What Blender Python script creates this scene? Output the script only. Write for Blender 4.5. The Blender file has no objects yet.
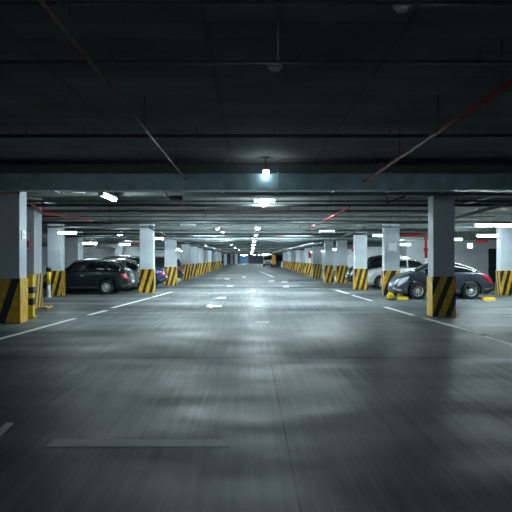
import bpy, bmesh, math, random
from mathutils import Vector, Matrix
random.seed(7)
C = bpy.context.scene.collection
PI = math.pi
FPX, VX, VY, EYE = 680.0, 250.0, 258.0, 1.5      # lens in pixels of a 512 frame, vanishing point, eye height

def gx(px, d): return (px - VX) * d / FPX         # lateral metres of an image column at depth d
def gz(py, d): return EYE - (py - VY) * d / FPX   # height in metres of an image row at depth d
def fd(py): return FPX * EYE / (py - VY)          # depth of a floor point at an image row
def soffit(d):                                    # underside of the slab
    if d < 15.3: return EYE + 2.1
    if d < 51: return EYE + 1.99 - (d - 15.3) * (0.79 / 35.7)
    return EYE + 1.2

# ------------------------------------------------------------------ materials
def new_mat(name):
    m = bpy.data.materials.new(name); m.use_nodes = True
    nt = m.node_tree; b = nt.nodes['Principled BSDF']
    return m, nt, b
def N(nt, typ, **kw):
    n = nt.nodes.new(typ)
    for k, v in kw.items(): setattr(n, k, v)
    return n
def plain(name, col, rough=0.5, metal=0.0, var=0.12, scale=6.0, coat=0.0, spec=0.5):
    m, nt, b = new_mat(name)
    tc = N(nt, 'ShaderNodeTexCoord'); no = N(nt, 'ShaderNodeTexNoise'); no.inputs['Scale'].default_value = scale; no.inputs['Detail'].default_value = 5
    nt.links.new(tc.outputs['Object'], no.inputs['Vector'])
    r = N(nt, 'ShaderNodeValToRGB')
    r.color_ramp.elements[0].position = 0.3; r.color_ramp.elements[1].position = 0.7
    r.color_ramp.elements[0].color = [max(0, c * (1 - var)) for c in col] + [1]
    r.color_ramp.elements[1].color = [min(1, c * (1 + var)) for c in col] + [1]
    nt.links.new(no.outputs['Fac'], r.inputs['Fac']); nt.links.new(r.outputs['Color'], b.inputs['Base Color'])
    b.inputs['Roughness'].default_value = rough; b.inputs['Metallic'].default_value = metal
    b.inputs['Coat Weight'].default_value = coat; b.inputs['Coat Roughness'].default_value = 0.08
    b.inputs['Specular IOR Level'].default_value = spec
    return m
def emis(name, col, strength):
    m, nt, b = new_mat(name)
    b.inputs['Base Color'].default_value = (*col, 1); b.inputs['Emission Color'].default_value = (*col, 1)
    b.inputs['Emission Strength'].default_value = strength
    return m

def concrete_floor():
    m, nt, b = new_mat('polished_concrete_floor')
    L = nt.links.new
    tc = N(nt, 'ShaderNodeTexCoord')
    def noise(sx, sy, scale, det=4, rough=0.55):
        mp = N(nt, 'ShaderNodeMapping'); mp.inputs['Scale'].default_value = (sx, sy, 1)
        L(tc.outputs['Object'], mp.inputs['Vector'])
        n = N(nt, 'ShaderNodeTexNoise'); n.inputs['Scale'].default_value = scale; n.inputs['Detail'].default_value = det; n.inputs['Roughness'].default_value = rough
        L(mp.outputs['Vector'], n.inputs['Vector']); return n.outputs['Fac']
    def ramp(f, p0, c0, p1, c1):
        r = N(nt, 'ShaderNodeValToRGB'); e = r.color_ramp.elements
        e[0].position = p0; e[1].position = p1; e[0].color = (*c0, 1); e[1].color = (*c1, 1); L(f, r.inputs['Fac']); return r.outputs['Color']
    def mul(a, b_, fac=1.0):
        x = N(nt, 'ShaderNodeMix', data_type='RGBA', blend_type='MULTIPLY'); x.inputs[0].default_value = fac
        L(a, x.inputs[6]); L(b_, x.inputs[7]); return x.outputs[2]
    base = ramp(noise(1, 1, 0.7, 6), 0.3, (.13, .149, .154), 0.7, (.205, .228, .235))
    streak = ramp(noise(9, 0.22, 1.4, 4), 0.35, (.66, .66, .66), 0.62, (1.08, 1.08, 1.08))      # tyre wear along the lane
    fine = ramp(noise(60, 0.5, 1.0, 3), 0.4, (.78, .78, .78), 0.6, (1.05, 1.05, 1.05))          # brushed finish
    cross = ramp(noise(0.045, .42, 1.0, 2), 0.40, (.50, .50, .50), 0.58, (1.15, 1.15, 1.15))      # broad tone bands across the lane
    col = mul(mul(mul(base, streak), fine, 0.8), cross)
    # joints
    sep = N(nt, 'ShaderNodeSeparateXYZ'); L(tc.outputs['Object'], sep.inputs[0])
    def line(sock, pos, w):
        a = N(nt, 'ShaderNodeMath', operation='SUBTRACT'); L(sock, a.inputs[0]); a.inputs[1].default_value = pos
        ab = N(nt, 'ShaderNodeMath', operation='ABSOLUTE'); L(a.outputs[0], ab.inputs[0])
        c = N(nt, 'ShaderNodeMath', operation='LESS_THAN'); L(ab.outputs[0], c.inputs[0]); c.inputs[1].default_value = w; return c.outputs[0]
    tot = None
    for s, p, w in ((sep.outputs[1], 10.2, .07), (sep.outputs[1], 13.6, .06), (sep.outputs[1], 18.0, .10), (sep.outputs[1], 26.0, .15), (sep.outputs[0], .30, .007)):
        l = line(s, p, w)
        if tot is None: tot = l
        else:
            a = N(nt, 'ShaderNodeMath', operation='MAXIMUM'); L(tot, a.inputs[0]); L(l, a.inputs[1]); tot = a.outputs[0]
    jr = ramp(tot, 0.0, (1, 1, 1), 1.0, (.22, .22, .22))
    col = mul(col, jr)
    L(col, b.inputs['Base Color'])
    rr = N(nt, 'ShaderNodeMapRange'); rr.inputs[1].default_value = .3; rr.inputs[2].default_value = .7; rr.inputs[3].default_value = .42; rr.inputs[4].default_value = .64
    L(noise(.7, 1.3, 1.0, 4), rr.inputs[0]); L(rr.outputs[0], b.inputs['Roughness'])
    bp = N(nt, 'ShaderNodeBump'); bp.inputs['Strength'].default_value = .03; bp.inputs['Distance'].default_value = .01
    L(noise(6, 1.6, 1.5, 4), bp.inputs['Height']); L(bp.outputs['Normal'], b.inputs['Normal'])
    b.inputs['Specular IOR Level'].default_value = .2
    return m

def concrete_ceiling():
    m, nt, b = new_mat('raw_concrete_soffit')
    L = nt.links.new
    tc = N(nt, 'ShaderNodeTexCoord')
    no = N(nt, 'ShaderNodeTexNoise'); no.inputs['Scale'].default_value = .9; no.inputs['Detail'].default_value = 8; L(tc.outputs['Object'], no.inputs['Vector'])
    mp = N(nt, 'ShaderNodeMapping'); mp.inputs['Scale'].default_value = (.5, 1.0, 1); mp.inputs['Location'].default_value = (.2, .3, 0); L(tc.outputs['Object'], mp.inputs['Vector'])
    br = N(nt, 'ShaderNodeTexBrick'); br.inputs['Scale'].default_value = .55; br.inputs['Mortar Size'].default_value = .008; br.offset = 0
    br.inputs['Color1'].default_value = (.21, .225, .215, 1); br.inputs['Color2'].default_value = (.28, .295, .28, 1); br.inputs['Mortar'].default_value = (.19, .20, .195, 1)
    L(mp.outputs['Vector'], br.inputs['Vector'])
    r = N(nt, 'ShaderNodeValToRGB'); r.color_ramp.elements[0].position = .3; r.color_ramp.elements[1].position = .7
    r.color_ramp.elements[0].color = (.7, .7, .7, 1); r.color_ramp.elements[1].color = (1.1, 1.1, 1.1, 1); L(no.outputs['Fac'], r.inputs['Fac'])
    x = N(nt, 'ShaderNodeMix', data_type='RGBA', blend_type='MULTIPLY'); x.inputs[0].default_value = 1
    L(br.outputs['Color'], x.inputs[6]); L(r.outputs['Color'], x.inputs[7]); L(x.outputs[2], b.inputs['Base Color'])
    b.inputs['Roughness'].default_value = .85
    return m

def stripes(name, period, slope, phase=0.0, duty=.5):
    """black and yellow diagonal hazard paint, worn"""
    m, nt, b = new_mat(name); L = nt.links.new
    tc = N(nt, 'ShaderNodeTexCoord'); sep = N(nt, 'ShaderNodeSeparateXYZ'); L(tc.outputs['Object'], sep.inputs[0])
    def M(op, a, c):
        n = N(nt, 'ShaderNodeMath', operation=op)
        for i, v in enumerate((a, c)):
            if v is None: continue
            if isinstance(v, (int, float)): n.inputs[i].default_value = v
            else: L(v, n.inputs[i])
        return n.outputs[0]
    u = M('ADD', sep.outputs[0], sep.outputs[1])
    v = M('SUBTRACT', u, M('MULTIPLY', sep.outputs[2], slope))
    no = N(nt, 'ShaderNodeTexNoise'); no.inputs['Scale'].default_value = 9; L(tc.outputs['Object'], no.inputs['Vector'])
    v = M('ADD', v, M('MULTIPLY', no.outputs['Fac'], .03))
    f = M('FRACT', M('ADD', M('DIVIDE', v, period), 10 + phase), None)
    k = M('GREATER_THAN', f, duty)
    n2 = N(nt, 'ShaderNodeTexNoise'); n2.inputs['Scale'].default_value = 5; n2.inputs['Detail'].default_value = 6; L(tc.outputs['Object'], n2.inputs['Vector'])
    r = N(nt, 'ShaderNodeValToRGB'); r.color_ramp.elements[0].position = .32; r.color_ramp.elements[1].position = .6
    r.color_ramp.elements[0].color = (.44, .25, .015, 1); r.color_ramp.elements[1].color = (.78, .45, .02, 1); L(n2.outputs['Fac'], r.inputs['Fac'])
    x = N(nt, 'ShaderNodeMix', data_type='RGBA'); L(k, x.inputs[0]); L(r.outputs['Color'], x.inputs[6]); x.inputs[7].default_value = (.012, .012, .012, 1)
    L(x.outputs[2], b.inputs['Base Color']); b.inputs['Roughness'].default_value = .5
    return m

M_floor = concrete_floor(); M_ceil = concrete_ceiling()
M_beam = plain('beam_concrete', (.21, .23, .225), .8, var=.2, scale=2)
M_wall = plain('pale_wall_paint', (.66, .70, .72), .7, var=.08, scale=1.2)
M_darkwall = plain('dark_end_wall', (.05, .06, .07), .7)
M_col = plain('column_grey_paint', (.52, .57, .61), .6, var=.07, scale=2.5)
M_yellow = plain('yellow_paint', (.74, .43, .02), .5, var=.25, scale=5)
M_black = plain('black_steel', (.012, .013, .014), .5)
M_blackp = plain('black_plastic', (.02, .02, .022), .55)
M_galv = plain('galvanised_duct', (.12, .18, .20), .38, metal=.65, var=.25, scale=3)
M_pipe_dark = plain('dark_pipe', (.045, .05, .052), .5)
M_pipe_grey = plain('grey_pipe', (.38, .42, .43), .45, metal=.3)
M_red = plain('red_pipe_paint', (.42, .02, .03), .45, var=.2)
M_pink = plain('rusty_red_conduit', (.22, .13, .12), .5, var=.2)
M_white = plain('white_enamel', (.78, .80, .80), .45, var=.04)
M_paint = plain('road_paint', (.86, .89, .89), .6, var=.12, scale=5)
M_worn = plain('worn_road_paint', (.42, .45, .45), .6, var=.25, scale=5)
M_sign_red = plain('sign_red', (.62, .03, .04), .5)
M_blue = plain('blue_shutter', (.04, .16, .34), .5)
M_orange = plain('orange_board', (.85, .33, .03), .5)
M_rubber = plain('tyre_rubber', (.014, .014, .015), .75)
M_alloy = plain('alloy_rim', (.72, .74, .76), .35, metal=.3, var=.05)
M_glass = plain('tinted_glass', (.008, .011, .013), .06, spec=.6)
M_chrome = plain('chrome_trim', (.82, .84, .86), .2, metal=.9, var=.02)
M_tail = plain('tail_light_red', (.42, .01, .03), .18, var=.1, coat=.6)
M_head = plain('head_light_clear', (.7, .74, .76), .12, var=.1, coat=.6)
M_plate = plain('plate_white', (.9, .91, .91), .5, var=.03)
M_hivis = plain('yellow_plastic', (.85, .58, .02), .35, var=.1)
LC = (.76, .95, 1.0)
M_lamp = emis('lamp_white', LC, 260)
M_round = emis('lamp_round', LC, 1000)
M_fill_slab = emis('lamp_fill_slab', LC, 320)
M_tube_soft = emis('lamp_tube_soft', LC, 75)
M_deep = emis('lamp_deep', LC, 750)
M_lamp_mid = emis('lamp_white_mid', LC, 170)
M_lamp_soft = emis('lamp_white_soft', LC, 60)
M_lamp_small = emis('lamp_small', LC, 160)
M_lit = emis('lit_panel', (.85, .98, 1), 6)
def car_paint(name, col, metal=.35, rough=.3, coat=.6, spec=.5): return plain(name, col, rough, metal, var=.06, scale=20, coat=coat, spec=spec)

# ------------------------------------------------------------------ mesh helpers
class MB:
    def __init__(s): s.bm = bmesh.new()
    def box(s, x0, x1, y0, y1, z0, z1, bev=0.0, mi=0):
        vs = [s.bm.verts.new(p) for p in ((x0,y0,z0),(x1,y0,z0),(x1,y1,z0),(x0,y1,z0),(x0,y0,z1),(x1,y0,z1),(x1,y1,z1),(x0,y1,z1))]
        fs = [s.bm.faces.new([vs[i] for i in q]) for q in ((3,2,1,0),(4,5,6,7),(0,1,5,4),(1,2,6,5),(2,3,7,6),(3,0,4,7))]
        for f in fs: f.material_index = mi
        if bev:
            es = list({e for f in fs for e in f.edges})
            bmesh.ops.bevel(s.bm, geom=es, offset=bev, segments=2, affect='EDGES', profile=.7)
        return s
    def tube(s, pts, r, seg=10):
        pts = [Vector(p) for p in pts]; rings = []
        for i, p in enumerate(pts):
            a = pts[i] - pts[i-1] if i > 0 else pts[1] - pts[0]
            b = pts[i+1] - pts[i] if i < len(pts)-1 else a
            t = (a.normalized() + b.normalized()).normalized()
            up = Vector((0,0,1)) if abs(t.z) < .9 else Vector((1,0,0))
            n = t.cross(up).normalized(); bb = n.cross(t).normalized()
            rings.append([s.bm.verts.new(p + n*math.cos(2*PI*k/seg)*r + bb*math.sin(2*PI*k/seg)*r) for k in range(seg)])
        for i in range(len(rings)-1):
            for k in range(seg):
                f = s.bm.faces.new((rings[i][k], rings[i][(k+1)%seg], rings[i+1][(k+1)%seg], rings[i+1][k])); f.smooth = True
        s.bm.faces.new(rings[0][::-1]); s.bm.faces.new(rings[-1]); return s
    def lathe(s, prof, seg=24, axis='z', origin=(0,0,0)):
        """prof: list of (radius, height) from one pole to the other"""
        o = Vector(origin)
        def put(r, h, a):
            c, q = math.cos(a)*r, math.sin(a)*r
            return o + (Vector((c, q, h)) if axis == 'z' else Vector((c, h, q)) if axis == 'y' else Vector((h, c, q)))
        rings = []
        for r, h in prof:
            rings.append([s.bm.verts.new(put(0, h, 0))] if r < 1e-6 else [s.bm.verts.new(put(r, h, 2*PI*k/seg)) for k in range(seg)])
        for a, b in zip(rings, rings[1:]):
            for k in range(seg):
                k2 = (k+1) % seg
                if len(a) == 1 and len(b) == 1: continue
                q = [a[0], b[k], b[k2]] if len(a) == 1 else [a[k], b[0], a[k2]] if len(b) == 1 else [a[k], b[k], b[k2], a[k2]]
                s.bm.faces.new(q).smooth = True
        return s
    def poly(s, pts, thick):
        """flat polygon (x, y) extruded upward by thick"""
        lo = [s.bm.verts.new((x, y, z)) for x, y, z in pts]; hi = [s.bm.verts.new((x, y, z + thick)) for x, y, z in pts]
        s.bm.faces.new(lo[::-1]); s.bm.faces.new(hi); n = len(pts)
        for i in range(n): s.bm.faces.new((lo[i], lo[(i+1)%n], hi[(i+1)%n], hi[i]))
        return s
    def ellipsoid(s, c, rad, rot=None):
        mt = Matrix.Translation(c) @ (rot or Matrix()) @ Matrix.Diagonal((*rad, 1))
        r = bmesh.ops.create_uvsphere(s.bm, u_segments=16, v_segments=10, radius=1, matrix=mt)
        for v in r['verts']:
            for f in v.link_faces: f.smooth = True
        return s
    def grid(s, rows, thick=0.0, closed=False):
        vr = [[s.bm.verts.new(p) for p in r] for r in rows]; fs = []
        for a, b in zip(vr, vr[1:]):
            n = len(a)
            for k in range(n if closed else n-1):
                k2 = (k+1) % n
                try: f = s.bm.faces.new((a[k], a[k2], b[k2], b[k])); f.smooth = True; fs.append(f)
                except ValueError: pass
        if thick:
            bmesh.ops.recalc_face_normals(s.bm, faces=fs)
            bmesh.ops.solidify(s.bm, geom=fs, thickness=thick)
        return vr
    def build(s, name, mats, parent=None, loc=None, sharp=None):
        bmesh.ops.recalc_face_normals(s.bm, faces=s.bm.faces[:])
        me = bpy.data.meshes.new(name); s.bm.to_mesh(me); s.bm.free()
        for m in (mats if isinstance(mats, (list, tuple)) else [mats]): me.materials.append(m)
        if sharp: me.set_sharp_from_angle(angle=math.radians(sharp))
        o = bpy.data.objects.new(name, me); C.objects.link(o)
        if parent: o.parent = parent
        if loc: o.location = loc
        return o

def thing(name, label, cat, loc, group=None, rotz=0.0):
    o = bpy.data.objects.new(name, None); C.objects.link(o); o.location = loc; o.rotation_euler = (0, 0, rotz)
    o.empty_display_size = .2
    return tag(o, label, cat, group)
def tag(o, label, cat, group=None):
    o['label'] = label; o['category'] = cat; o['kind'] = 'thing'
    if group: o['group'] = group
    return o
def struct(o):
    o['kind'] = 'structure'; return o

# ------------------------------------------------------------------ room shell
XW, D0, D1 = 17.0, -14.5, 178.0
floor = struct(MB().box(-XW-.3, XW+.3, D0-.3, D1+.3, -.3, 0).build('floor', M_floor))
struct(MB().box(-XW-.3, XW+.3, D0-.3, 15.3, EYE+2.1, EYE+2.35).build('ceiling_near', M_ceil))
def slab_prism():
    m = MB(); pts = [(15.3, soffit(15.31)), (51, EYE+1.2), (D1+.3, EYE+1.2)]
    lo = [[(x, d, z) for d, z in pts] for x in (-XW-.3, XW+.3)]; hi = [[(x, d, z+.25 + (.11 if d < 16 else 0)) for d, z in pts] for x in (-XW-.3, XW+.3)]
    ring = [[p for p in lo[0]] + [p for p in hi[0]][::-1], [p for p in lo[1]] + [p for p in hi[1]][::-1]]
    vr = m.grid(ring, closed=True)
    for f in m.bm.faces: f.smooth = False
    m.bm.faces.new(vr[0]); m.bm.faces.new(vr[1][::-1]); return m
struct(slab_prism().build('ceiling_far', M_ceil))
H = EYE + 2.6
struct(MB().box(-XW-.3, -XW, D0, 52, 0, H).build('wall_left', M_wall))
struct(MB().box(-XW-.3, -9.5, 52, 52.3, 0, EYE+1.35).build('wall_left_rear', M_wall))
struct(MB().box(-9.8, -9.5, 52.3, D1, 0, EYE+1.3).build('wall_left_far', M_wall))
struct(MB().box(XW, XW+.3, D0, 43.5, 0, H).build('wall_right', M_wall))
wr = MB(); wr.box(10, 15.25, 43.5, 43.8, 0, EYE+1.5); wr.box(15.25, 16.15, 43.5, 43.8, 2.1, EYE+1.5); wr.box(16.15, XW+.3, 43.5, 43.8, 0, EYE+1.5)
struct(wr.build('wall_right_rear', M_wall))
struct(MB().box(10, 10.3, 43.8, D1, 0, EYE+1.4).build('wall_right_far', M_wall))
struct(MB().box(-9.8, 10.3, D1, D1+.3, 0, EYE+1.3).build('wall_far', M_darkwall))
struct(MB().box(-XW, XW, D0-.3, D0, 0, H).build('wall_back', M_wall))
d = struct(MB().box(15.25, 16.15, 43.62, 43.68, 0, 2.1).build('door_1', M_blackp))
MB().lathe([(0,-.03),(.03,-.03),(.03,.01),(0,.01)], axis='y', origin=(15.36, 43.6, 1.0)).build('door_handle', M_chrome, d)
d = MB()
for k in range(14): d.box(-2.6, -.45, D1-.09 + (.02 if k % 2 else 0), D1-.01, k*.14, k*.14+.135)
struct(d.build('door_2', M_blue))

# beams
def beam(d0, d1, zb, x0=-XW, x1=XW, mat=None):
    z1 = max(soffit(d0+.001), soffit(d1)) + .02
    return struct(MB().box(x0, x1, d0, d1, zb, z1).build('ceiling_beam', mat or M_beam))
def hb(d): return soffit(d) - .35
beam(15.0, 15.5, EYE+1.70, mat=M_pipe_dark)  # coloured near black to stand in for the shade above the duct
BEAMS = [17.55, 21.2, 27.15, 32.25, 36.5, 40.6, 46, 51.2, 56, 60.2, 66, 72, 78, 84, 91, 101, 112, 124, 138, 155]
for c in BEAMS: beam(c-.25, c+.25, hb(c) + (.15 if c in (21.2, 36.5, 46, 56) else 0))
def top_at(d0, d1):                                # what a column carries
    best = min(soffit(d0), soffit(d1))
    for c in BEAMS:
        if d0 < c+.25 and d1 > c-.25: best = min(best, hb(c) + (.15 if c in (21.2, 36.5, 46, 56) else 0))
    return best

# ------------------------------------------------------------------ floor markings (parts of the floor)
def quad(px, name='lane_line', mat=None):
    pts = [(gx(x, fd(y)), fd(y), .0) for x, y in px]
    return MB().poly(pts, .004).build(name, mat or M_paint, floor)
def stripe(xa, ya, xb, yb, w, name='lane_line'):
    a = Vector((gx(xa, fd(ya)), fd(ya), 0)); b = Vector((gx(xb, fd(yb)), fd(yb), 0))
    n = Vector((-(b-a).y, (b-a).x, 0)).normalized() * w / 2
    return MB().poly([tuple(a-n), tuple(b-n), tuple(b+n), tuple(a+n)], .004).build(name, M_paint, floor)
stripe(-30, 347, 75, 318.5, .13); stripe(89, 315, 106, 310.5, .15); stripe(112, 308, 150, 298, .12); stripe(152, 297.4, 172, 291.8, .12)
stripe(385, 307, 414, 315.5, .14); stripe(424, 318, 481, 334, .13); stripe(484, 336, 530, 350, .13); stripe(336, 290, 348.5, 293.6, .2)
stripe(352, 295, 372, 301, .12)
quad([(45, 446.6), (230, 446.6), (230, 439.6), (54, 439.6)], 'lane_dash')
quad([(-14, 441), (-4, 441), (14, 423), (6, 423)], 'lane_dash')
a = MB(); zc = 0
def fp(x, y): return (gx(x, fd(y)), fd(y), 0)
MB().poly([fp(206,306), fp(212,308.2), fp(212,306.8), fp(221.5,306.8), fp(221.5,305.2), fp(212,305.2), fp(212,303.6)], .004).build('direction_arrow', M_paint, floor)
MB().poly([fp(215,298.6), fp(226,298.6), fp(226,297), fp(219,297)], .004).build('lane_dash', M_paint, floor)
for x, y, w in ((230, 286, 3), (253, 291, 2.6), (262, 322.5, 7), (271.5, 281, 3), (284.5, 281.7, 3.2), (286, 286.7, 3), (227, 279, 2.4), (258, 306, 3), (244, 277, 2)):
    quad([(x-w, y+.5+w*.12), (x+w, y+.5+w*.12), (x+w, y-.5-w*.12), (x-w, y-.5-w*.12)], 'lane_dash', M_worn)
stripe(260.5, 271.7, 273.5, 277, .15)

# ------------------------------------------------------------------ columns
S_wide = stripes('hazard_stripes_wide', .33, .40, .30, .55)
S_A = stripes('hazard_stripes_corner', .50, .33, .55, .62)
S_mid = stripes('hazard_stripes_mid', .30, .30, .1, .55)
S_mid2 = stripes('hazard_stripes_mid_steep', .26, .25, .6, .5)
S_tight = stripes('hazard_stripes_tight', .22, .2, .3, .5)
def column(x0, w, d, depth, label, smat, band=1.0, side=True, group='striped columns', pad=.025):
    z1 = top_at(d, d+depth)
    t = thing('concrete_column', label, 'column', (x0 + w/2, d + depth/2, 0), group)
    MB().box(-w/2, w/2, -depth/2, depth/2, 0, z1, .015).build('shaft', M_col, t)
    m = MB(); a, b, p = w/2, depth/2, pad
    q = [(-1,-1),(1,-1),(1,1),(-1,1)]                # a closed sleeve around the shaft
    V = lambda k, e, z: (q[k][0]*(a+e), q[k][1]*(b+e), z)
    prof = [(p,.01),(p,band-.006),(p-.006,band),(0,band),(0,.01)]
    vs = [[m.bm.verts.new(V(k,e,z)) for e, z in prof] for k in range(4)]
    for k in range(4):
        for n in range(5):
            f = m.bm.faces.new((vs[k][n], vs[(k+1)%4][n], vs[(k+1)%4][(n+1)%5], vs[k][(n+1)%5]))
            f.material_index = 1 if k in (1, 3) else 0
    o = m.build('hazard_band', [smat, M_yellow if side else smat], t); o['label'] = 'black and yellow striped band'
    return t
column(-5.27-.62, .62, 15.55, .5, 'wide striped column cut off at the left edge of the view', S_A, 1.03)
column(-6.35-.55, .55, 20.0, .75, 'pale column with red framed notice behind the leftmost column', S_mid, 1.03, False)
column(-7.43-.54, .54, 26.75, .5, 'striped column standing at the nose of the dark green car', S_mid2, 1.0, False)
column(-8.6-.65, .65, 34.0, 1.05, 'grey column rising behind the dark green car', S_mid, 1.0, False)
column(-4.14-.58, .58, 29.1, .5, 'striped column at the tail of the dark green car', S_mid, 1.02, False)
column(-4.03-.62, .62, 37.0, .5, 'striped column beside the blue car\'s rounded tail', S_mid2, 1.02, False)
names = ['third', 'fourth', 'fifth', 'sixth', 'seventh', 'eighth', 'ninth', 'tenth', 'eleventh']
for i, dd in enumerate([47.5, 54, 61, 67, 74, 82, 91, 101]):
    column(-4.22-.56, .56, dd, .5, f'{names[i]} striped column of the left lane row, counted from the dark green car\'s tail', [S_tight, S_mid2][i % 2], 1.05, False)
column(4.66, .547, 17.3, .5, 'nearest striped column on the right, in front of the grey hatchback', S_wide, 1.03)
column(5.32, .6, 26.9, .5, 'striped column with white placard at the grey hatchback\'s nose', stripes('hazard_stripes_sparse', .40, .40, .2, .5), 1.0, False)
column(4.94, .58, 32.0, .5, 'striped column just left of the white car\'s bonnet', S_mid2, 1.0, False)
column(5.17, .60, 40.35, .5, 'outer of the two side-by-side striped columns right of the lane', S_mid2, 1.05, False)
column(4.55, .50, 41.3, .5, 'inner of the two side-by-side striped columns right of the lane', S_mid, 1.05, False)
for i, (dd, xx, w) in enumerate([(51, 4.72, .66), (60, 4.85, .56), (66, 4.9, .5), (72, 4.85, .5), (80, 4.85, .55), (90, 4.9, .55), (101, 4.9, .55)]):
    column(xx, w, dd, .5, f'{["first","second","third","fourth","fifth","sixth","seventh"][i]} striped column beyond the side-by-side pair on the right', [S_tight, S_mid2][i % 2], 1.05, False)
column(10.0, .6, 27.1, .5, 'striped column at the far right, past the grey hatchback\'s tail', S_mid2, 1.0, False)
def plaincol(x0, w, d, depth, label):
    t = thing('concrete_column', label, 'column', (x0+w/2, d+depth/2, 0), 'plain pale columns')
    MB().box(-w/2, w/2, -depth/2, depth/2, 0, top_at(d, d+depth), .015).build('shaft', M_col, t)
    MB().box(-w/2-.015, w/2+.015, -depth/2-.015, depth/2+.015, 0, .12, .006).build('skirting', M_beam, t)
plaincol(gx(115, 47), .5, 47, .5, 'plain pale column behind the dark cars, left of the round-cornered notice')
plaincol(-5.4, .6, 140, .6, 'leftmost of three plain pale columns at the far end')
plaincol(-4.3, .5, 150, .5, 'middle of three plain pale columns at the far end')
plaincol(-3.3, .6, 146, .6, 'rightmost of three plain pale columns at the far end, next to the blue shutter')

# ------------------------------------------------------------------ lamps
def batten(px, py, d, length, axis, mat, label, w=.11, rod=True, group='tube lamps', rz=0.0, cat='lamp', name='tube_lamp'):
    x, z = gx(px, d), gz(py, d)
    t = thing(name, label, cat, (x, d, z), group, rz)
    hl = length/2
    m = MB(); m.box(-hl-.03, hl+.03, -w*.55, w*.55, .035, .085, .008)
    m.box(-hl-.03, -hl, -w*.5, w*.5, -.04, .035, .006); m.box(hl, hl+.03, -w*.5, w*.5, -.04, .035, .006)
    ob = [m.build('housing', M_white, t)]
    m = MB(); rows = []
    for i in range(2):
        rows.append([((-hl if i == 0 else hl), math.cos(PI*k/8)*w*.5, .033 - math.sin(PI*k/8)*.07) for k in range(9)])
    vr = m.grid(rows); m.bm.faces.new(vr[0]); m.bm.faces.new(vr[1][::-1])
    m.bm.faces.new([vr[0][0], vr[1][0], vr[1][8], vr[0][8]])
    ob.append(m.build('diffuser', mat, t))
    top = soffit(d) - z
    if rod and top > .1:
        for s in (-.7, .7): ob.append(MB().tube([(s*hl, 0, .08), (s*hl, 0, top + .01)], .006, 6).build('hanger_rod', M_pipe_dark, t))
    if axis == 'y':
        t.rotation_euler = (0, 0, PI/2)
    return t

def round_lamp(px, py, d, r, mat, label, group):
    x, z = gx(px, d), gz(py, d)
    t = thing('pendant_lamp', label, 'lamp', (x, d, z), group)
    MB().lathe([(0,-r*.75),(r*.5,-r*.65),(r*.85,-r*.35),(r*.98,0),(0,.0)], 20).build('diffuser', mat, t)
    MB().lathe([(0,.001),(r*1.05,.001),(r*1.05,r*.3),(r*.5,r*.5),(0,r*.5)], 20).build('housing', M_white, t)
    top = soffit(d) - z
    MB().tube([(0,0,r*.4),(0,0,top+.01)], .012, 8).build('stem', M_pipe_dark, t)
    return t
row = [(257.5,228,28.6),(256,235,34.2),(254.3,241,39.3),(253.6,244.5,45),(253,247.6,53),(252.6,250,63),(252.2,251.6,78),(251.8,252.9,98),(251.5,253.8,122)]
ords = ['first','second','third','fourth','fifth','sixth','seventh','eighth','ninth','tenth','eleventh','twelfth','thirteenth']
t = batten(264.5, 201, 19.3, .56, 'x', M_lamp, 'bright ceiling lamp with tube and bulb just behind the big duct', w=.13)
MB().ellipsoid((-.02, 0, -.05), (.12, .1, .11)).build('bulb', M_lamp, t)
for i, (px, py, d) in enumerate(row):
    round_lamp(px, py, d, .1 if i == 0 else .085 if i < 4 else .065, M_round, f'{ords[i]} round lamp behind the tube lamp in the row over the lane', 'round lamps over the lane')
# the small one in front of the duct
t = thing('bulkhead_lamp', 'small square lamp hanging in front of the big duct', 'lamp', (gx(266,14.2), 14.2, gz(172.5,14.2)))
MB().box(-.055,.055,-.05,.05,-.05,.04,.015).build('diffuser', M_lamp_soft, t)
MB().box(-.065,.065,-.06,.06,.04,.07,.008).build('housing', M_white, t)
MB().tube([(0,0,.06),(0,0,soffit(14.2)-gz(172.5,14.2)+.05)], .01, 8).build('stem', M_pipe_dark, t)
# left tubes
batten(108, 197.2, 16.4, 1.5, 'y', M_tube_soft, 'tilted-looking bright tube lamp above the left parking bays, nearest of its kind', w=.13)
batten(67.5, 233, 25.6, .66, 'x', M_tube_soft, 'bright tube lamp in front of the column at the dark green car\'s nose', w=.16)
batten(120.3, 234.5, 31.6, .26, 'x', M_lamp_mid, 'short bright lamp above the black cars', w=.14)
batten(90, 243.5, 38, .75, 'x', M_deep, 'tube lamp above the roof of the dark green car, deep in the bay', w=.12)
batten(125, 244.5, 42.5, .6, 'x', M_deep, 'tube lamp deep in the left bay above the red notice', w=.12)
batten(159, 238.5, 33.8, .4, 'x', M_lamp_mid, 'tube lamp between the two striped columns beside the blue car', w=.12)
# right tubes
batten(496, 225.5, 24.0, 1.5, 'x', M_lamp_mid, 'long bright tube lamp at the right edge, upper of two', w=.2)
batten(487, 236, 26.4, .8, 'x', M_tube_soft, 'shorter bright tube lamp under the long one near the right edge', w=.16)
batten(458, 239.5, 30, .3, 'x', M_deep, 'small bright lamp above the tail of the grey hatchback', w=.13)
batten(379, 235.5, 30.6, .5, 'x', M_tube_soft, 'tube lamp above the white car between two striped columns', w=.13)
batten(405, 244.5, 39, .5, 'x', M_deep, 'tube lamp above the windscreen of the grey hatchback', w=.13)
# small left row of lamps
for i, (px, py, d) in enumerate([(217.5,228.6,29.2),(222.5,233.2,33.6),(227,239.6,37.2),(231,244.8,44.6),(235,248,53),(239,250.2,62)]):
    batten(px, py, d, .42, 'y', M_lamp_small, f'{ords[i]} small lamp of the slanting row left of the lane lights', w=.13, group='small lamps left of the lane')
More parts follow.
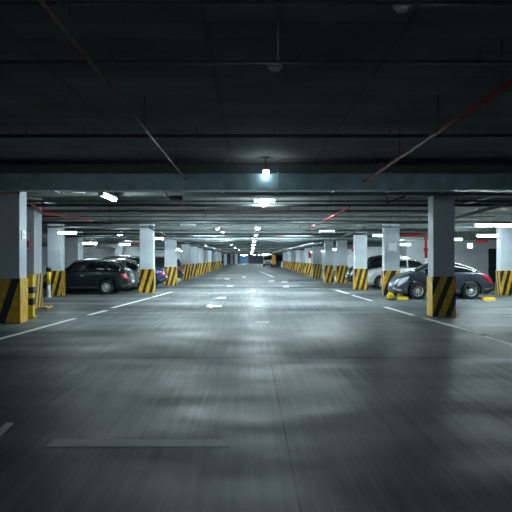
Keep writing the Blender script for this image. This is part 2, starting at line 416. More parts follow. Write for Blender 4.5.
# bay lamps further along
for i, d in enumerate([58, 70, 86, 97]):
    batten(VX - 6.6*FPX/d, VY - .72*FPX/d, d, 1.2, 'x', M_lamp, f'{ords[i]} tube lamp behind the far left row of striped columns', w=.14, group='far left bay lamps')
    batten(VX + 7.2*FPX/d, VY - .72*FPX/d, d, 1.2, 'x', M_lamp, f'{ords[i]} tube lamp behind the far right row of striped columns', w=.14, group='far right bay lamps')
for i, px in enumerate([254.5, 259, 263, 267.5]):
    batten(px, 255.1, 166, .35, 'x', M_lamp, f'{ords[i]} lamp from the left in the cross row before the dark end wall', w=.2, group='end wall lamps')
batten(243.6, 255.3, 172, 1.6, 'x', M_lamp, 'bright lamp above the blue shutter at the far end', w=.4)
# added lamps, out of view behind the viewer, to light the column fronts
M_fill_rear = emis('lamp_fill_rear', LC, 250)
for i, x in enumerate([-9, -3.2, 3.2, 9]):
    batten(VX + x*FPX/-13.2, VY + 1.15*FPX/13.2, -13.2, 1.2, 'x', M_fill_rear, f'{ords[i]} added fill lamp from the left in the unseen row behind the viewer', w=.16, group='added fill lamps behind the viewer')
# added fill tubes hidden behind the beams, to spread light over the lane
for i, c in enumerate([21.2, 27.15, 32.25, 40.6, 51.2, 60.2, 72, 84, 101, 112, 124, 138, 155]):
    for x, sd in ((-2.1, 'left'), (2.3, 'right')):
        d = c + .75; h = soffit(d) - EYE - .1
        batten(VX + x*FPX/d, VY - h*FPX/d, d, 1.5, 'x', M_fill_slab, f'{ords[i]} added fill tube hidden behind a beam, {sd} of the lane row', w=.12, group='added fill tubes behind the beams')
# dead fittings
M_dead = plain('unlit_diffuser', (.6, .64, .65), .35)
batten(74, 191.5, 16.4, .45, 'x', M_dead, 'unlit pale tube fitting under the big duct on the left', w=.12, group='unlit fittings')
batten(188, 225.5, 26.2, .52, 'x', M_dead, 'unlit grey fitting left of the lane lamps', w=.16, group='unlit fittings')
batten(327, 232, 29.5, .6, 'x', M_dead, 'unlit grey fitting right of the lane lamps', w=.14, group='unlit fittings')

# ------------------------------------------------------------------ ducts and pipes
def duct(x0, x1, d0, d1, z0, z1, label, mat, seam=1.2, hang=True):
    cx, cd = (x0+x1)/2, (d0+d1)/2
    t = thing('air_duct', label, 'duct', (cx, cd, z0), 'air ducts')
    MB().box(x0-cx, x1-cx, d0-cd, d1-cd, 0, z1-z0, .01).build('casing', mat, t)
    n = int((x1-x0)/seam)
    for k in range(1, n):
        xx = x0 + k*seam - cx
        MB().box(xx-.02, xx+.02, d0-cd-.02, d1-cd+.02, -.02, z1-z0+.02).build('flange', mat, t)
    if hang:
        top = min(soffit(d0), soffit(d1)) - z0
        for xx in [x0+.6+k*3.0-cx for k in range(int((x1-x0)/3.0)+1) if x0+.6+k*3.0 < x1]:
            MB().tube([(xx, 0, z1-z0-.005), (xx, 0, top+.01)], .012, 6).build('hanger_rod', M_pipe_dark, t)
    return t
duct(-9, 9, 14.45, 14.95, EYE+1.45, EYE+1.80, 'wide galvanised air duct crossing the whole ceiling', M_galv)
duct(-8.5, 8.5, 37.6, 38.1, EYE+.97, EYE+1.1, 'shallow grey air duct crossing deep over the lane', M_galv)
duct(gx(97,44), gx(115,44), 43.8, 44.4, gz(248,44), gz(244,44), 'short dark air duct hanging over the black cars in the left bay', M_pipe_dark)
def pipe(pts, r, mat, label, hang_x=None, group='ceiling pipes', name='ceiling_pipe', every=None, cat='pipe', clip=True):
    o = Vector(pts[0]); t = thing(name, label, cat, tuple(o), group)
    loc = [Vector(p) - o for p in pts]
    MB().tube(loc, r, 10).build('pipe', mat, t)
    hp = []
    if hang_x:
        for x in hang_x: hp.append(Vector((x, pts[0][1], pts[0][2])))
    if every:
        for a, b in zip(pts, pts[1:]):
            a, b = Vector(a), Vector(b); n = max(1, int((b-a).length/every))
            for k in range(n): hp.append(a.lerp(b, (k+.5)/n))
    for p in hp:
        top = soffit(p.y)
        if top - p.z < .03: continue
        q = p - o
        m = MB().tube([tuple(q + Vector((0,0,r*.5))), tuple(q + Vector((0,0,top - p.z + .01)))], max(.008, r*.25), 6)
        ax = 'x' if abs((loc[-1]).x) > abs((loc[-1]).y) else 'y'
        w = .02
        m.lathe([(r*.9,-w),(r*1.25,-w),(r*1.25,w),(r*.9,w)], 12, ax, tuple(q))
        m.build('hanger', M_pipe_dark, t)
    return t
def across(py, d, r, mat, label, hang_px, x0=-9, x1=9, **k):
    return pipe([(x0, d, gz(py, d)), (x1, d, gz(py, d))], r, mat, label, [gx(p, d) for p in hang_px], **k)
across(3, 5.35, .014, M_black, 'thin dark cross pipe at the very top edge of the view', [60, 330, 480], -5, 5)
across(62, 6.87, .017, M_black, 'thin dark cross pipe passing the round detector', [113, 300, 480], -6, 6)
across(136, 10.87, .03, M_black, 'dark cross pipe running just ahead of the big duct', [26, 84, 197, 274, 390, 470], -8, 8)
across(205.5, 19.75, .04, M_pipe_dark, 'dark cross pipe next behind the bright tube lamp', [90, 180, 310, 410])
across(211, 20.9, .028, plain('maroon_pipe', (.075, .025, .03), .5), 'thin maroon cross pipe behind the bright tube lamp', [130, 238, 330, 400], -9, 5.5)
across(222.5, 23.5, .045, M_pipe_dark, 'thick black cross pipe in front of the first round lamp', [110, 205, 290, 400])
across(227, 26.0, .035, M_pipe_grey, 'grey cross pipe in front of the first round lamp', [150, 300, 390])
across(234, 31.0, .05, M_pipe_dark, 'black cross pipe between the first and second round lamps', [160, 240, 330])
across(238.5, 35.2, .04, M_pipe_grey, 'grey cross pipe behind the second round lamp', [160, 250, 330])
across(243.4, 43.6, .06, M_pipe_dark, 'black cross pipe in front of the fourth round lamp', [180, 300])
across(246.6, 55, .06, M_pipe_dark, 'black cross pipe beyond the fifth round lamp', [200, 290])
across(201.2, 18.15, .022, M_pipe_dark, 'thin dark cross pipe in front of the bright tube lamp', [60, 215, 330, 470])
across(216.5, 25.0, .03, M_pipe_dark, 'thin dark cross pipe above the thick black one', [140, 230, 350])
across(219.2, 26.5, .03, M_pipe_grey, 'thin grey cross pipe above the thick black one', [180, 280, 420])
across(230.5, 30.0, .04, M_pipe_dark, 'dark cross pipe just behind the first round lamp', [120, 215, 320])
across(236.3, 33.2, .035, M_pipe_dark, 'dark cross pipe just ahead of the second round lamp', [190, 300])
across(241.2, 42.4, .045, M_pipe_dark, 'dark cross pipe behind the shallow grey duct', [200, 310])
across(249.4, 64.5, .06, M_pipe_dark, 'black cross pipe farthest down the lane', [215, 280])
pipe([(-1.37, 3.2, EYE+1.68), (-1.37, 14.47, EYE+1.68)], .016, M_pink, 'thin rusty pipe running along the ceiling into the big duct', every=3)
pipe([(2.44, 3.2, EYE+1.64), (2.44, 14.47, EYE+1.64)], .03, plain('dull_red_pipe', (.30, .022, .03), .55, var=.25), 'red sprinkler pipe running along the ceiling on the right', every=2.2)
pipe([(2.63, 17.95, EYE+1.33), (2.63, 31.9, EYE+1.33)], .03, M_red, 'red pipe continuing behind the duct toward the far right columns', every=3)
pipe([(gx(-6,15.8),15.8,gz(185,15.8)), (gx(12,16.9),16.9,gz(187.5,16.9)), (gx(42,20.5),20.5,gz(212.5,20.5)), (gx(92,24),24,gz(220,24))], .04, M_red, 'bent red pipe above the columns on the left', every=4)
pipe([(gx(512,17.9),17.9,gz(202,17.9)), (gx(454,23),23,gz(218.5,23)), (gx(446,24.3),24.3,gz(221,24.3))], .05, M_pipe_dark, 'thick dark pipe slanting over the right bays', every=3)
pipe([(gx(500,18),18,gz(195,18)), (gx(465,20.9),20.9,gz(204,20.9))], .025, M_pipe_grey, 'thin grey pipe above the thick slanting one on the right', every=3)
pipe([(gx(26,18),18,gz(195.5,18)), (gx(56,20.9),20.9,gz(205,20.9))], .05, M_pipe_grey, 'grey pipe slanting over the left bays', every=3)
pipe([(-3.6, 24.3, EYE+1.08), (-3.6, 34, EYE+.86), (-3.6, 70, EYE+.64)], .03, M_pipe_dark, 'grey pipe along the tops of the left lane columns', every=6)
pipe([(4.1, 24.3, EYE+1.08), (4.1, 34, EYE+.86), (4.1, 70, EYE+.64)], .03, M_pipe_dark, 'dark pipe along the tops of the right lane columns', every=6)
pipe([(gx(279,5.0),5.0,soffit(5)-.012), (gx(278,7.3),7.3,soffit(5)-.012)], .012, M_pipe_dark, 'thin conduit on the ceiling leading to the round detector', clip=False)
pipe([(-7, 14.6, EYE+1.40), (-4.95, 14.6, EYE+1.40), (-4.95, 14.6, EYE+1.455)], .022, M_red, 'short thin red pipe under the left end of the big duct')
def tray(x, d0, d1, h, w, label):
    t = thing('cable_tray', label, 'cable tray', (x, d0, EYE+h), 'cable trays')
    L_ = d1-d0; dz = -0.0
    for s in (-1, 1): MB().box(s*w/2-.012, s*w/2+.012, 0, L_, 0, .07).build('side_rail', M_pipe_grey, t)
    MB().box(-w/2, w/2, .05, L_-.05, .003, .018).build('tray_bed', M_pipe_grey, t)
    for k in range(4): MB().tube([(-w*.3+k*w*.2, .02, .04), (-w*.3+k*w*.2, L_-.02, .04)], .02, 6).build('cable', M_blackp, t)
    for k in range(int(L_/7)+1):
        dd = 1.0 + k*7
        if dd < L_:
            top = soffit(d0+dd) - EYE - h
            for s in (-1, 1): MB().tube([(s*w/2, dd, .03), (s*w/2, dd, top+.01)], .008, 6).build('hanger_rod', M_pipe_dark, t)
tray(3.35, 34, 98, .72, .4, 'long cable tray over the right edge of the lane')
tray(-2.9, 40, 98, .72, .35, 'long cable tray over the left edge of the lane')

# detectors
for px, py, d, r, lb in ((275, 69, 7.45, .085, 'round ceiling detector near the middle of the dark ceiling'), (402, 10, 5.65, .075, 'round ceiling detector at the top right of the dark ceiling')):
    t = thing('smoke_detector', lb, 'detector', (gx(px,d), d, soffit(d)), 'ceiling detectors')
    MB().lathe([(0,-.035),(r*.5,-.035),(r*.6,-.03),(r*.62,-.02),(r*.62,0),(0,0)], 24).build('sensor', M_pipe_grey, t, loc=(0,0,-.018))
    MB().lathe([(0,-.02),(r*.95,-.02),(r,-.01),(r,0),(0,0)], 24).build('base_plate', M_pipe_grey, t)
# brackets under the duct
t = thing('cable_bracket', 'black bracket with pale loose cable hanging behind the duct on the left', 'bracket', (gx(171,15.2), 15.2, EYE+1.73))
z = gz(198,15.2) - (EYE+1.73)
MB().tube([(-.1,0,0),(-.1,0,z+.06),(-.02,0,z)], .014, 8).build('arm', M_black, t)
MB().box(-.02,.26,-.05,.05,z-.05,z+.05,.015).build('junction_box', M_black, t)
MB().tube([(-.24,0,z+.14),(-.16,0,z+.08),(-.12,-.02,z+.02),(-.06,-.06,z+.05),(.05,-.06,z+.06),(.2,-.06,z+.07),(.32,-.02,z+.03)], .009, 6).build('loose_cable', M_white, t)
t = thing('support_bracket', 'black angled support bracket behind the duct on the right', 'bracket', (gx(387,15.2), 15.2, EYE+1.73))
MB().tube([(0,0,0),(0,0,gz(203.5,15.2)-EYE-1.73)], .016, 8).build('rod', M_black, t)
MB().tube([(.0,0,gz(203,15.2)-EYE-1.73),(.2,0,gz(199.5,15.2)-EYE-1.73),(.42,0,gz(196,15.2)-EYE-1.73)], .018, 8).build('arm', M_black, t)
# fire riser on the right
xr, dr = gx(426, 27.9), 27.9
t = thing('fire_riser_pipe', 'red fire riser turning down behind the grey hatchback, white lower half', 'pipe', (xr, dr, 0))
zt = EYE + .93
MB().tube([(-1.15,0,zt+.02),(-.12,0,zt),(-.03,0,zt-.04),(0,0,zt-.13),(0,0,1.5)], .06, 12).build('upper_pipe', M_red, t)
MB().tube([(0,0,1.5),(0,0,0)], .055, 12).build('lower_pipe', M_white, t)
MB().lathe([(.05,-.05),(.1,-.05),(.1,.05),(.05,.05)], 14, 'z', (0,0,1.85)).build('valve_flange', M_red, t)
MB().tube([(-1.15,0,zt+.02),(-1.15,0,soffit(dr+.06))], .05, 10).build('drop_pipe', M_red, t)

# ------------------------------------------------------------------ signs and notices
def board(px0, px1, py0, py1, d, label, name='notice_board', frame=None, face=M_plate, inner=None, th=.02, cat='sign'):
    x0, x1, z1, z0 = gx(px0,d), gx(px1,d), gz(py0,d), gz(py1,d); cx = (x0+x1)/2
    t = thing(name, label, cat, (cx, d, z0), 'wall notices')
    w, h = (x1-x0)/2, z1-z0
    MB().box(-w, w, -th, 0, 0, h, .004).build('panel', face, t)
    if frame:
        f = MB(); b = min(w, h)*.16
        f.box(-w-b*.3, w+b*.3, -th-.008, -th*.3, h-b, h+b*.3); f.box(-w-b*.3, w+b*.3, -th-.008, -th*.3, -b*.3, b)
        f.box(-w-b*.3, -w+b, -th-.008, -th*.3, b, h-b); f.box(w-b, w+b*.3, -th-.008, -th*.3, b, h-b)
        f.build('frame', frame, t)
    if inner: inner(t, w, h, th)
    return t
def red_block(t, w, h, th):
    MB().box(-w*.5, w*.35, -th-.006, -th+.002, h*.12, h*.5, .002).build('red_field', M_sign_red, t)
board(25.5, 31, 231, 250, 19.97, 'red framed white notice on the second left column', frame=M_sign_red, inner=red_block)
t = thing('alarm_box', 'small white box on the side of the leftmost column', 'box', (-5.27, 15.8, gz(239,15.8)))
MB().box(.0,.022,-.14,.14,0,.2,.006).build('case', M_plate, t); MB().box(.02,.028,-.05,.05,.05,.14,.003).build('cover', M_white, t)
def placard(t, w, h, th):
    MB().box(-w*.7, w*.3, -th-.004, -th+.002, -.0, .03, .001).build('lower_edge', M_pipe_grey, t)
board(388.5, 396.5, 243, 251.5, 26.895, 'white placard on the column at the grey hatchback\'s nose', inner=placard)
board(121, 125.4, 250, 257, 52.003, 'white notice with red field on the wall beyond the black cars', inner=red_block)
board(83, 88.5, 247.5, 253, 52.003, 'upper white sheet on the wall above the dark green car')
board(83, 90, 254.5, 260.5, 52.003, 'lower white sheet on the wall above the dark green car')
def hang_sign(px0, px1, py0, py1, d, label, mat, low=None):
    x0, x1, z1, z0 = gx(px0,d), gx(px1,d), gz(py0,d), gz(py1,d); cx = (x0+x1)/2; w, h = (x1-x0)/2, z1-z0
    t = thing('hanging_sign', label, 'sign', (cx, d, z0), 'hanging signs')
    MB().box(-w, w, -.02, .02, 0, h, .004).build('panel', mat, t)
    if low: MB().box(-w*.98, w*.98, -.026, -.018, .01, h*.45, .002).build('lower_field', low, t)
    MB().tube([(0,0,h-.01),(0,0,soffit(d)-z0+.01)], .012, 6).build('hanger_rod', M_pipe_dark, t)
hang_sign(351.5, 354.8, 246.5, 256, 38.6, 'red and white hanging sign beside the side-by-side columns', M_sign_red, M_plate)
hang_sign(308.3, 311, 252, 258, 57, 'small red hanging sign among the far right columns', M_sign_red)
hang_sign(467.5, 472.5, 243.5, 248, 32, 'small lit white hanging sign above the hatchback\'s tail', M_lit)
hang_sign(476, 488, 240, 242.5, 33, 'flat red hanging sign beside the small lit white one', M_sign_red)
hang_sign(131, 139, 243, 246, 36, 'dark red hanging sign left of the column by the blue car', plain('dark_red_sign', (.2, .02, .035), .5))

# ------------------------------------------------------------------ cars
def pchip(ctrl):
    xs = [c[0] for c in ctrl]; ys = [c[1] for c in ctrl]; n = len(xs)
    d = [(ys[i+1]-ys[i])/(xs[i+1]-xs[i]) for i in range(n-1)]
    m = [d[0]] + [0 if d[i-1]*d[i] <= 0 else 2*d[i-1]*d[i]/(d[i-1]+d[i]) for i in range(1, n-1)] + [d[-1]]
    def f(t):
        t = min(max(t, xs[0]), xs[-1])
        for i in range(n-1):
            if t <= xs[i+1]: break
        h = xs[i+1]-xs[i]; u = (t-xs[i])/h
        return (1+2*u)*(1-u)**2*ys[i] + u*(1-u)**2*h*m[i] + u*u*(3-2*u)*ys[i+1] + u*u*(u-1)*h*m[i+1]
    return f
PROF = {
 'hatch': dict(top=[(0,.58),(.015,.78),(.05,.88),(.12,.985),(.22,1.16),(.35,1.33),(.47,1.40),(.59,1.33),(.70,1.15),(.80,1.0),(.90,.90),(.96,.78),(.99,.66),(1,.56)],
               belt=[(0,.55),(.05,.84),(.15,.94),(.3,.96),(.5,.93),(.8,.90),(.92,.80),(1,.5)], side=[(.17,.44),(.465,.74)], tail=((.004,.62,.88),(.02,.6,.91),(.05,.66,.94),(.085,.78,.965),(.125,.9,.985)), ws=(.605,.79), rw=(.13,.33), wheels=(.235,.775)),
 'wagon': dict(top=[(0,.55),(.012,.84),(.03,.98),(.07,1.10),(.15,1.34),(.25,1.44),(.45,1.47),(.60,1.42),(.74,1.04),(.9,.92),(.97,.76),(1,.55)],
               belt=[(0,.55),(.04,.84),(.15,.90),(.5,.86),(.8,.85),(.92,.78),(1,.5)], side=[(.10,.25),(.265,.45),(.465,.70)], ws=(.61,.735), tail=((.004,.72,.95),(.012,.7,.96),(.03,.7,.97),(.055,.74,.98),(.085,.82,.98)), rw=(.055,.14), wheels=(.245,.80)),
 'sedan': dict(top=[(0,.55),(.015,.82),(.04,.93),(.12,.99),(.20,1.06),(.33,1.36),(.46,1.44),(.58,1.38),(.73,1.02),(.9,.88),(.97,.72),(1,.5)],
               belt=[(0,.52),(.04,.86),(.2,.95),(.5,.91),(.8,.88),(.92,.79),(1,.48)], side=[(.25,.45),(.465,.69)], ws=(.59,.725), rw=(.19,.325), wheels=(.2,.8)),
 'suv': dict(top=[(0,.6),(.012,.95),(.03,1.12),(.08,1.40),(.15,1.55),(.3,1.61),(.5,1.61),(.62,1.54),(.74,1.15),(.9,1.04),(.97,.9),(1,.6)],
             belt=[(0,.58),(.04,.96),(.15,1.03),(.5,1.0),(.8,1.0),(.92,.92),(1,.55)], side=[(.10,.27),(.285,.48),(.495,.70)], ws=(.625,.735), rw=(.035,.085), wheels=(.2,.8)),
}
def make_car(kind, L, W, paint, loc, rotz, label, group='parked cars', wr=.315, trim=M_chrome, rim=M_alloy, zs=1.0, cat='car'):
    P = PROF[kind]; ft, fb = pchip([(a, b*zs) for a, b in P['top']]), pchip([(a, b*zs) for a, b in P['belt']])
    root = thing('car', label, cat, loc, group, rotz)
    X = lambda t: (t-.5)*L
    wx = [X(t) for t in P['wheels']]; ra = wr + .055
    def zt(t): return ft(t)
    def zw(t): return min(fb(t), ft(t) - .03)
    def hw(t): return W/2*(1 - .22*max(0, 1-t/.13)**2 - .30*max(0, (t-.85)/.15)**2)
    def zb(t):
        z = .19 + .14*max(0, 1-t/.06) + .08*max(0, (t-.95)/.05)
        for w in wx:
            dx = X(t) - w
            if abs(dx) < ra: z = max(z, wr + math.sqrt(max(0, ra*ra-dx*dx)))
        return min(z, zw(t) - .05)
    def sec(t):
        w, b, bl, tp = hw(t), zb(t), zw(t), zt(t)
        wb = .955*w; wrf = max(.55*w, wb - .32*(tp-bl) - .03); e = tp - min(.05, (tp-bl)*.5)
        return w, b, bl, tp, wb, wrf, e
    def half(t):
        w, b, bl, tp, wb, wrf, e = sec(t); l = lambda a, c, s: a + (c-a)*s
        p = [(0, b), (.9*w, b), (.975*w, l(b, bl, .06)), (w, l(b, bl, .42)), (.99*w, l(b, bl, .78)), (.97*w, l(b, bl, .93)), (wb, bl)]
        for s in (.12, .5, .9): p.append((l(wb, wrf, s), l(bl, e, s)))
        p += [(wrf - .03, l(e, tp, .45)), (.6*wrf, tp - .012), (0, tp)]
        return p
    ts = sorted(set([i/64 for i in range(65)] + [.004, .01, .99, .996] + [(w + s*ra)/L + .5 for w in wx for s in (-1.001, -.97, -.999, .999, .97, 1.001, .85, -.85)]))
    ts = [t for t in ts if 0 <= t <= 1]
    m = MB(); rows = []
    for t in ts:
        h = half(t); x = X(t)
        rows.append([(x, y, z) for y, z in h] + [(x, -y, z) for y, z in h[-2:0:-1]])
    vr = m.grid(rows, closed=True); m.bm.faces.new(vr[0][::-1]); m.bm.faces.new(vr[-1])
    m.build('body', paint, root, sharp=50)
    lerp = lambda a, c, s: a + (c-a)*s
    def side_pt(t, s, sg, off):
        w, b, bl, tp, wb, wrf, e = sec(t); return (X(t), sg*(lerp(wb, wrf, s) + off), lerp(bl, e, s) + off*.3)
    def low_pt(t, s, sg, off):
        h = half(t); w, b, bl = sec(t)[:3]; pts = h[1:7]; z = lerp(b, bl, s)
        for (y0, z0), (y1, z1) in zip(pts, pts[1:]):
            if z <= z1 + 1e-6: break
        y = lerp(y0, y1, (z-z0)/max(1e-6, z1-z0)); return (X(t), sg*(y + off), z)
    def top_pt(t, f, off):
        wrf, tp = sec(t)[5], zt(t); dz = (zt(min(1, t+.01)) - zt(max(0, t-.01)))/(.02*L); n = Vector((-dz, 0, 1)).normalized()
        return (X(t) + n.x*off, f*wrf*.93, tp - .03*f*f + n.z*off)
    for sg in (-1, 1):
        for ta, tb in P['side']:
            rws = []
            for k in range(11):
                t = lerp(ta, tb, k/10); rws.append([side_pt(t, s, sg, .008) for s in (.1, .35, .6, .86)])
            g = MB(); g.grid(rws, .006); g.build('side_window', M_glass, root)
        t0, t1 = P['side'][0][0] - .015, P['side'][-1][1] + .015
        MB().tube([side_pt(lerp(t0, t1, k/20), .95, sg, .012) for k in range(21)], .016, 6).build('window_trim', trim, root)
        # door handles, mirror, sill
        for ta, tb in P['side'][-2:]:
            x, y, z = low_pt(ta + .03, .86, sg, .012); MB().box(x-.01, x+.15, y-.014, y+.014, z-.014, z+.014, .006).build('door_handle', trim, root)
        x, y, z = low_pt(P['side'][-1][1] - .01, .97, sg, .0)
        MB().tube([(x, y-.02*sg, z), (x, y+.08*sg, z+.05)], .015, 6).ellipsoid((x, y+.13*sg, z+.08), (.06, .09, .065)).build('mirror', paint, root)
        rws = []
        a, c = P['wheels'][0] + ra/L + .015, P['wheels'][1] - ra/L - .015
        for k in range(9): rws.append([low_pt(lerp(a, c, k/8), s, sg, .01) for s in (.02, .1, .17)])
        g = MB(); g.grid(rws, .01); g.build('sill_trim', M_blackp, root)
        # lamps
        rws = [[low_pt(t, lerp(s0, s1, j/4), sg, .012) for j in range(5)] for t, s0, s1 in ((.865,.86,.93),(.89,.72,.95),(.92,.66,.95),(.95,.62,.92),(.972,.6,.88))]
        g = MB(); g.grid(rws, .012); g.build('headlight', M_head, root)
        rws = [[low_pt(t, lerp(s0, s1, j/4), sg, .014) for j in range(5)] for t, s0, s1 in P.get('tail', ((.004,.70,.9),(.012,.68,.92),(.03,.68,.93),(.05,.72,.94)))]
        g = MB(); g.grid(rws, .014); o = g.build('tail_light', M_tail, root)
        for w in wx:
            yc = sg*(W/2 - .11)
            m = MB(); tw = .095
            m.lathe([(wr*.62,-tw),(wr*.9,-tw),(wr*.98,-tw*.75),(wr,-tw*.3),(wr,tw*.3),(wr*.98,tw*.75),(wr*.9,tw),(wr*.62,tw),(wr*.62,-tw)], 32, 'y')
            tyre = m.build('wheel', M_rubber, root, loc=(w, yc, wr)); tyre['label'] = 'black tyre with alloy rim'
            m = MB(); r = wr*.64
            m.lathe([(r*.9,-tw*.7),(r,-tw*.9),(r,tw*.9),(r*.9,tw*.7),(r*.9,-tw*.7)], 28, 'y')
            m.lathe([(0,sg*tw*.85),(r*.22,sg*tw*.8),(r*.24,sg*tw*.5),(0,sg*tw*.5)], 16, 'y')
            for k in range(10):
                a = 2*PI*k/10 + .1; c, s = math.cos(a), math.sin(a); q = Vector((-s, 0, c))*r*.055
                p0, p1 = Vector((c*r*.18, sg*tw*.7, s*r*.18)), Vector((c*r*.94, sg*tw*.62, s*r*.94))
                up = Vector((0, sg*.02, 0))
                vs = [m.bm.verts.new(p) for p in (p0-q*1.4, p0+q*1.4, p1+q, p1-q, p0-q*1.4-up, p0+q*1.4-up, p1+q-up, p1-q-up)]
                for f in ((0,1,2,3),(7,6,5,4),(0,4,5,1),(1,5,6,2),(2,6,7,3),(3,7,4,0)): m.bm.faces.new([vs[i] for i in f])
            m.build('rim', rim, tyre)
            MB().lathe([(0,0),(r*.95,0),(r*.95,-sg*.01),(0,-sg*.01)], 24, 'y').build('brake_disc', M_black, tyre)
    g = MB(); g.grid([[top_pt(lerp(*P['ws'], k/8), f, .008) for f in (-1, -.6, 0, .6, 1)] for k in range(9)], .006); g.build('windscreen', M_glass, root)
    g = MB(); g.grid([[top_pt(lerp(*P['rw'], k/8), f*.92, .008) for f in (-1, -.6, 0, .6, 1)] for k in range(9)], .006); g.build('rear_window', M_glass, root)
    # bumpers, grille, plates
    for t_end, nm in ((0, 'rear_bumper'), (1, 'front_bumper')):
        tt = [.0, .012, .03, .06, .1] if t_end == 0 else [1, .985, .965, .935, .9]
        path = [low_pt(t, .12, 1, .012) for t in tt[::-1]] + [low_pt(t, .12, -1, .012) for t in tt]
        sgn = -1 if t_end == 0 else 1
        path = [Vector(p) + Vector((sgn*.012, 0, 0)) for p in path]
        g = MB(); g.grid([[p + Vector((0,0,-.04)), p + Vector((0,0,.04)), p + Vector((0,0,.12))] for p in path], .012); g.build(nm, M_blackp if t_end == 0 else paint, root)
        x = X(t_end) + sgn*.02
        MB().box(min(x, x+sgn*.012), max(x, x+sgn*.012), -.26, .26, .46, .57, .004).build('licence_plate', M_plate, root)
    x = X(1)
    MB().box(x-.01, x+.015, -.34, .34, .30, .41, .01).build('grille', M_blackp, root)
    return root

P_green = car_paint('dark_green_car_paint', (.008, .015, .016), .0, .32, .1, .2)
P_black = car_paint('black_car_paint', (.008, .009, .010), .0, .28, .2, .3)
P_silver = car_paint('silver_car_paint', (.26, .29, .30), .5, .3)
P_blue = car_paint('dark_blue_car_paint', (.025, .035, .13), .4, .25)
P_grey = car_paint('graphite_car_paint', (.07, .08, .105), .45, .32)
P_white = car_paint('white_car_paint', (.62, .65, .66), .1, .3)
# right side: noses toward the lane (pointing -x)
make_car('hatch', 3.58, 1.58, P_grey, (7.06, 25.35, 0), PI, 'graphite grey hatchback parked side-on behind the nearest right column')
make_car('sedan', 3.7, 1.6, P_white, (7.5, 33.75, 0), PI, 'white car whose bonnet shows between two striped columns on the right', zs=1.06)
make_car('suv', 3.7, 1.66, P_black, (7.15, 37.3, 0), PI, 'black tall car behind the white car, its nose filling the narrow gap', zs=1.03)
# left side: tails toward the lane
make_car('wagon', 3.75, 1.6, P_green, (-6.86, 28.9, 0), PI - .03, 'dark green estate car with red tail light parked side-on at left', wr=.30)
make_car('wagon', 3.6, 1.6, P_silver, (-6.50, 31.3, 0), PI, 'silver car with black rear glass just behind the dark green car')
make_car('suv', 3.7, 1.64, P_black, (-6.62, 33.45, 0), PI, 'black tall car whose roof shows above the silver car')
make_car('sedan', 3.7, 1.6, P_blue, (-6.25, 35.75, 0), PI, 'dark blue car with rounded tail between two striped columns')
make_car('suv', 3.6, 1.64, P_black, (-6.25, 45.2, 0), PI, 'black car tail between the second and third striped columns on the left')
make_car('suv', 3.6, 1.64, P_black, (-6.1, 96, 0), PI, 'tiny black car at the far end of the left column row')

# far vehicles facing us
def van(x, d, w, h, L, body, label, glass=M_glass):
    t = thing('van', label, 'van', (x, d, 0), 'vehicles at the far end')
    m = MB(); prof = [(0,.35),(0,.95),(.12,1.15),(.42,h-.12),(.6,h),(L,h),(L,.35)]
    vr = m.grid([[(-w/2, y, z) for y, z in prof], [(w/2, y, z) for y, z in prof]], closed=True)
    for f in m.bm.faces: f.smooth = False
    m.bm.faces.new(vr[0]); m.bm.faces.new(vr[1][::-1])
    m.build('body', body, t)
    g = MB(); g.grid([[(sx, lerp_(.145,.4,k)-.02, lerp_(1.2,h-.2,k)) for sx in (-w*.44, w*.44)] for k in (0,1)], .01); g.build('windscreen', glass, t)
    MB().box(-w/2-.02, w/2+.02, -.06, .14, .3, .62, .02).build('bumper', M_blackp, t)
    MB().box(-w*.28, w*.28, -.02, .02, .68, .86, .01).build('grille', M_blackp, t)
    for s in (-1, 1):
        MB().box(s*w*.38-.12, s*w*.38+.12, -.03, .03, .68, .88, .02).build('headlight', M_head, t)
        MB().box(s*(w/2+.09)-.07, s*(w/2+.09)+.07, .3, .36, 1.15, 1.45, .02).tube([(s*w*.49,.33,1.3),(s*(w/2+.05),.33,1.3)], .02, 6).build('mirror', M_blackp, t)
        for y in (.75, L-.8):
            MB().lathe([(0,-.1),(.3,-.1),(.34,-.05),(.34,.05),(.3,.1),(0,.1)], 24, 'x').build('wheel', M_rubber, t, loc=(s*(w/2-.1), y, .34))
    return t
def lerp_(a, b, k): return a + (b-a)*k
van(2.96, 112, 1.5, 2.15, 3.6, P_white, 'white van facing down the lane from its far end')
van(4.86, 114, 1.4, 2.05, 3.6, P_black, 'dark van beside the orange board at the far end')
t = thing('barrier_board', 'upright orange board beside the white van at the far end', 'barrier', (gx(273.9,111), 111, 0))
MB().box(-.3,.3,-.03,.03,.45,2.0,.02).build('board', M_orange, t)
for s in (-.22, .22): MB().box(s-.03, s+.03, -.04, .04, 0, .5).box(s-.04, s+.04, -.25, .25, 0, .05).build('leg', M_blackp, t)
t = thing('bollard', 'pale bollard at the foot of the far right column row', 'bollard', (gx(282,106), 106, 0))
MB().lathe([(0,0),(.22,0),(.2,.06),(.14,.08),(.14,.75),(.1,.83),(0,.85)], 18).build('post', M_white, t)
MB().lathe([(.142,.5),(.148,.5),(.148,.62),(.142,.62)], 18).build('reflective_band', M_sign_red, t)

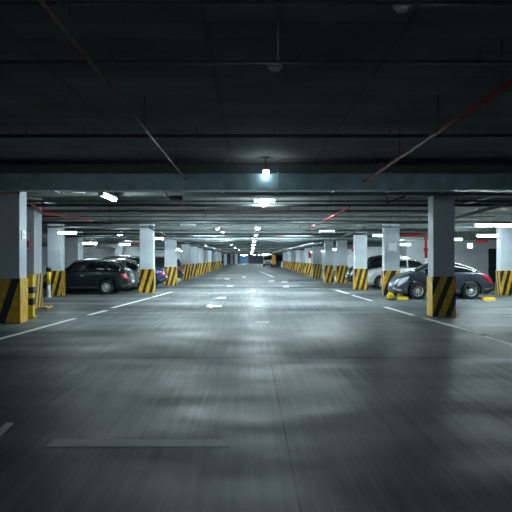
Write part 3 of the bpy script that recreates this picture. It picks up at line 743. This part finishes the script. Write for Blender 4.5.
# ------------------------------------------------------------------ yellow floor furniture
t = thing('guard_post', 'yellow and black banded guard post between the two nearest left columns', 'post', (-5.49, 17.0, 0))
MB().box(-.09,.09,-.09,.09,.06,1.06,.02).build('post', M_hivis, t)
for z0, z1 in ((.33,.50),(.62,.78)): MB().box(-.097,.097,-.097,.097,z0,z1,.006).build('black_band', M_blackp, t)
MB().box(-.12,.12,-.12,.12,0,.07,.01).build('base_plate', M_yellow, t)
MB().box(-.1,.1,-.1,.1,1.04,1.09,.02).build('cap', M_hivis, t)
t = thing('barrier_post', 'short yellow post with black cap and pale foot behind the second left column', 'post', (gx(48.7,25.8), 25.8, 0))
MB().lathe([(0,0),(.11,0),(.1,.05),(.08,.07),(.08,.5),(0,.5)], 18).build('foot', M_pipe_grey, t)
MB().lathe([(0,.5),(.085,.5),(.085,.98),(0,.98)], 18).build('post', M_hivis, t)
MB().lathe([(0,.98),(.1,.98),(.1,1.1),(.06,1.16),(0,1.17)], 18).build('cap', M_blackp, t)
t = thing('floor_plate', 'thin yellow plate on the floor at the second left column', 'plate', (-6.12, 20.45, 0))
MB().box(-.17,.12,-.3,.3,0,.04,.01).build('plate', M_yellow, t)
for s in (-.2,.2): MB().lathe([(0,.04),(.02,.04),(.02,.055),(0,.06)], 10, 'z', (0,s,0)).build('bolt', M_black, t)
def wheel_stop(x, d, w, label, dep=.14):
    t = thing('wheel_stop', label, 'wheel stop', (x, d, 0), 'yellow wheel stops')
    m = MB(); prof = [(-dep,0),(-dep*.6,.1),(dep*.6,.1),(dep,0)]
    vr = m.grid([[(-w/2,y,z) for y,z in prof], [(-w/2+.04,y,z*1.1) for y,z in prof], [(w/2-.04,y,z*1.1) for y,z in prof], [(w/2,y,z) for y,z in prof]], closed=True)
    for f in m.bm.faces: f.smooth = False
    m.bm.faces.new(vr[0]); m.bm.faces.new(vr[-1][::-1]); m.build('block', M_hivis, t)
    for s in (-.3,.3): MB().lathe([(0,.105),(.025,.105),(.025,.118),(0,.12)], 10, 'z', (s*w,0,0)).build('bolt', M_black, t)
wheel_stop(8.47, 24.15, .42, 'yellow wheel stop behind the grey hatchback\'s rear wheel')
wheel_stop(5.50, 24.5, .36, 'yellow wheel stop ahead of the grey hatchback\'s front wheel')
t = thing('rubber_bumper', 'round yellow bumper on the floor under the grey hatchback\'s nose', 'bumper', (5.02, 24.3, 0))
MB().lathe([(0,-.1),(.10,-.1),(.125,-.06),(.125,.06),(.10,.1),(0,.1)], 22, 'y', (0,0,.135)).build('disc', M_hivis, t)
MB().box(-.12,.12,-.12,.12,0,.03,.008).build('base_plate', M_blackp, t)

# ------------------------------------------------------------------ world, camera, colour
w = bpy.data.worlds.new('World'); bpy.context.scene.world = w; w.use_nodes = True
w.node_tree.nodes['Background'].inputs['Color'].default_value = (.5, .7, .8, 1)
w.node_tree.nodes['Background'].inputs['Strength'].default_value = 0.0
cam = bpy.data.cameras.new('Camera'); co = bpy.data.objects.new('Camera', cam); C.objects.link(co)
co.location = (0, 0, EYE); co.rotation_euler = (PI/2, 0, 0)
cam.sensor_fit = 'HORIZONTAL'; cam.sensor_width = 36; cam.lens = 36*FPX/512
cam.shift_x = (256 - VX)/512; cam.shift_y = (VY - 256)/512
cam.clip_end = 400; cam.clip_start = .05
sc = bpy.context.scene; sc.camera = co
sc.view_settings.view_transform = 'Standard'; sc.view_settings.look = 'None'; sc.view_settings.gamma = 1; sc.view_settings.use_curve_mapping = False
sc.view_settings.exposure = 0.0
sc.cycles.use_denoising = True
sc.cycles.max_bounces = 8; sc.cycles.diffuse_bounces = 5; sc.cycles.caustics_reflective = False
sc.cycles.sample_clamp_indirect = 6
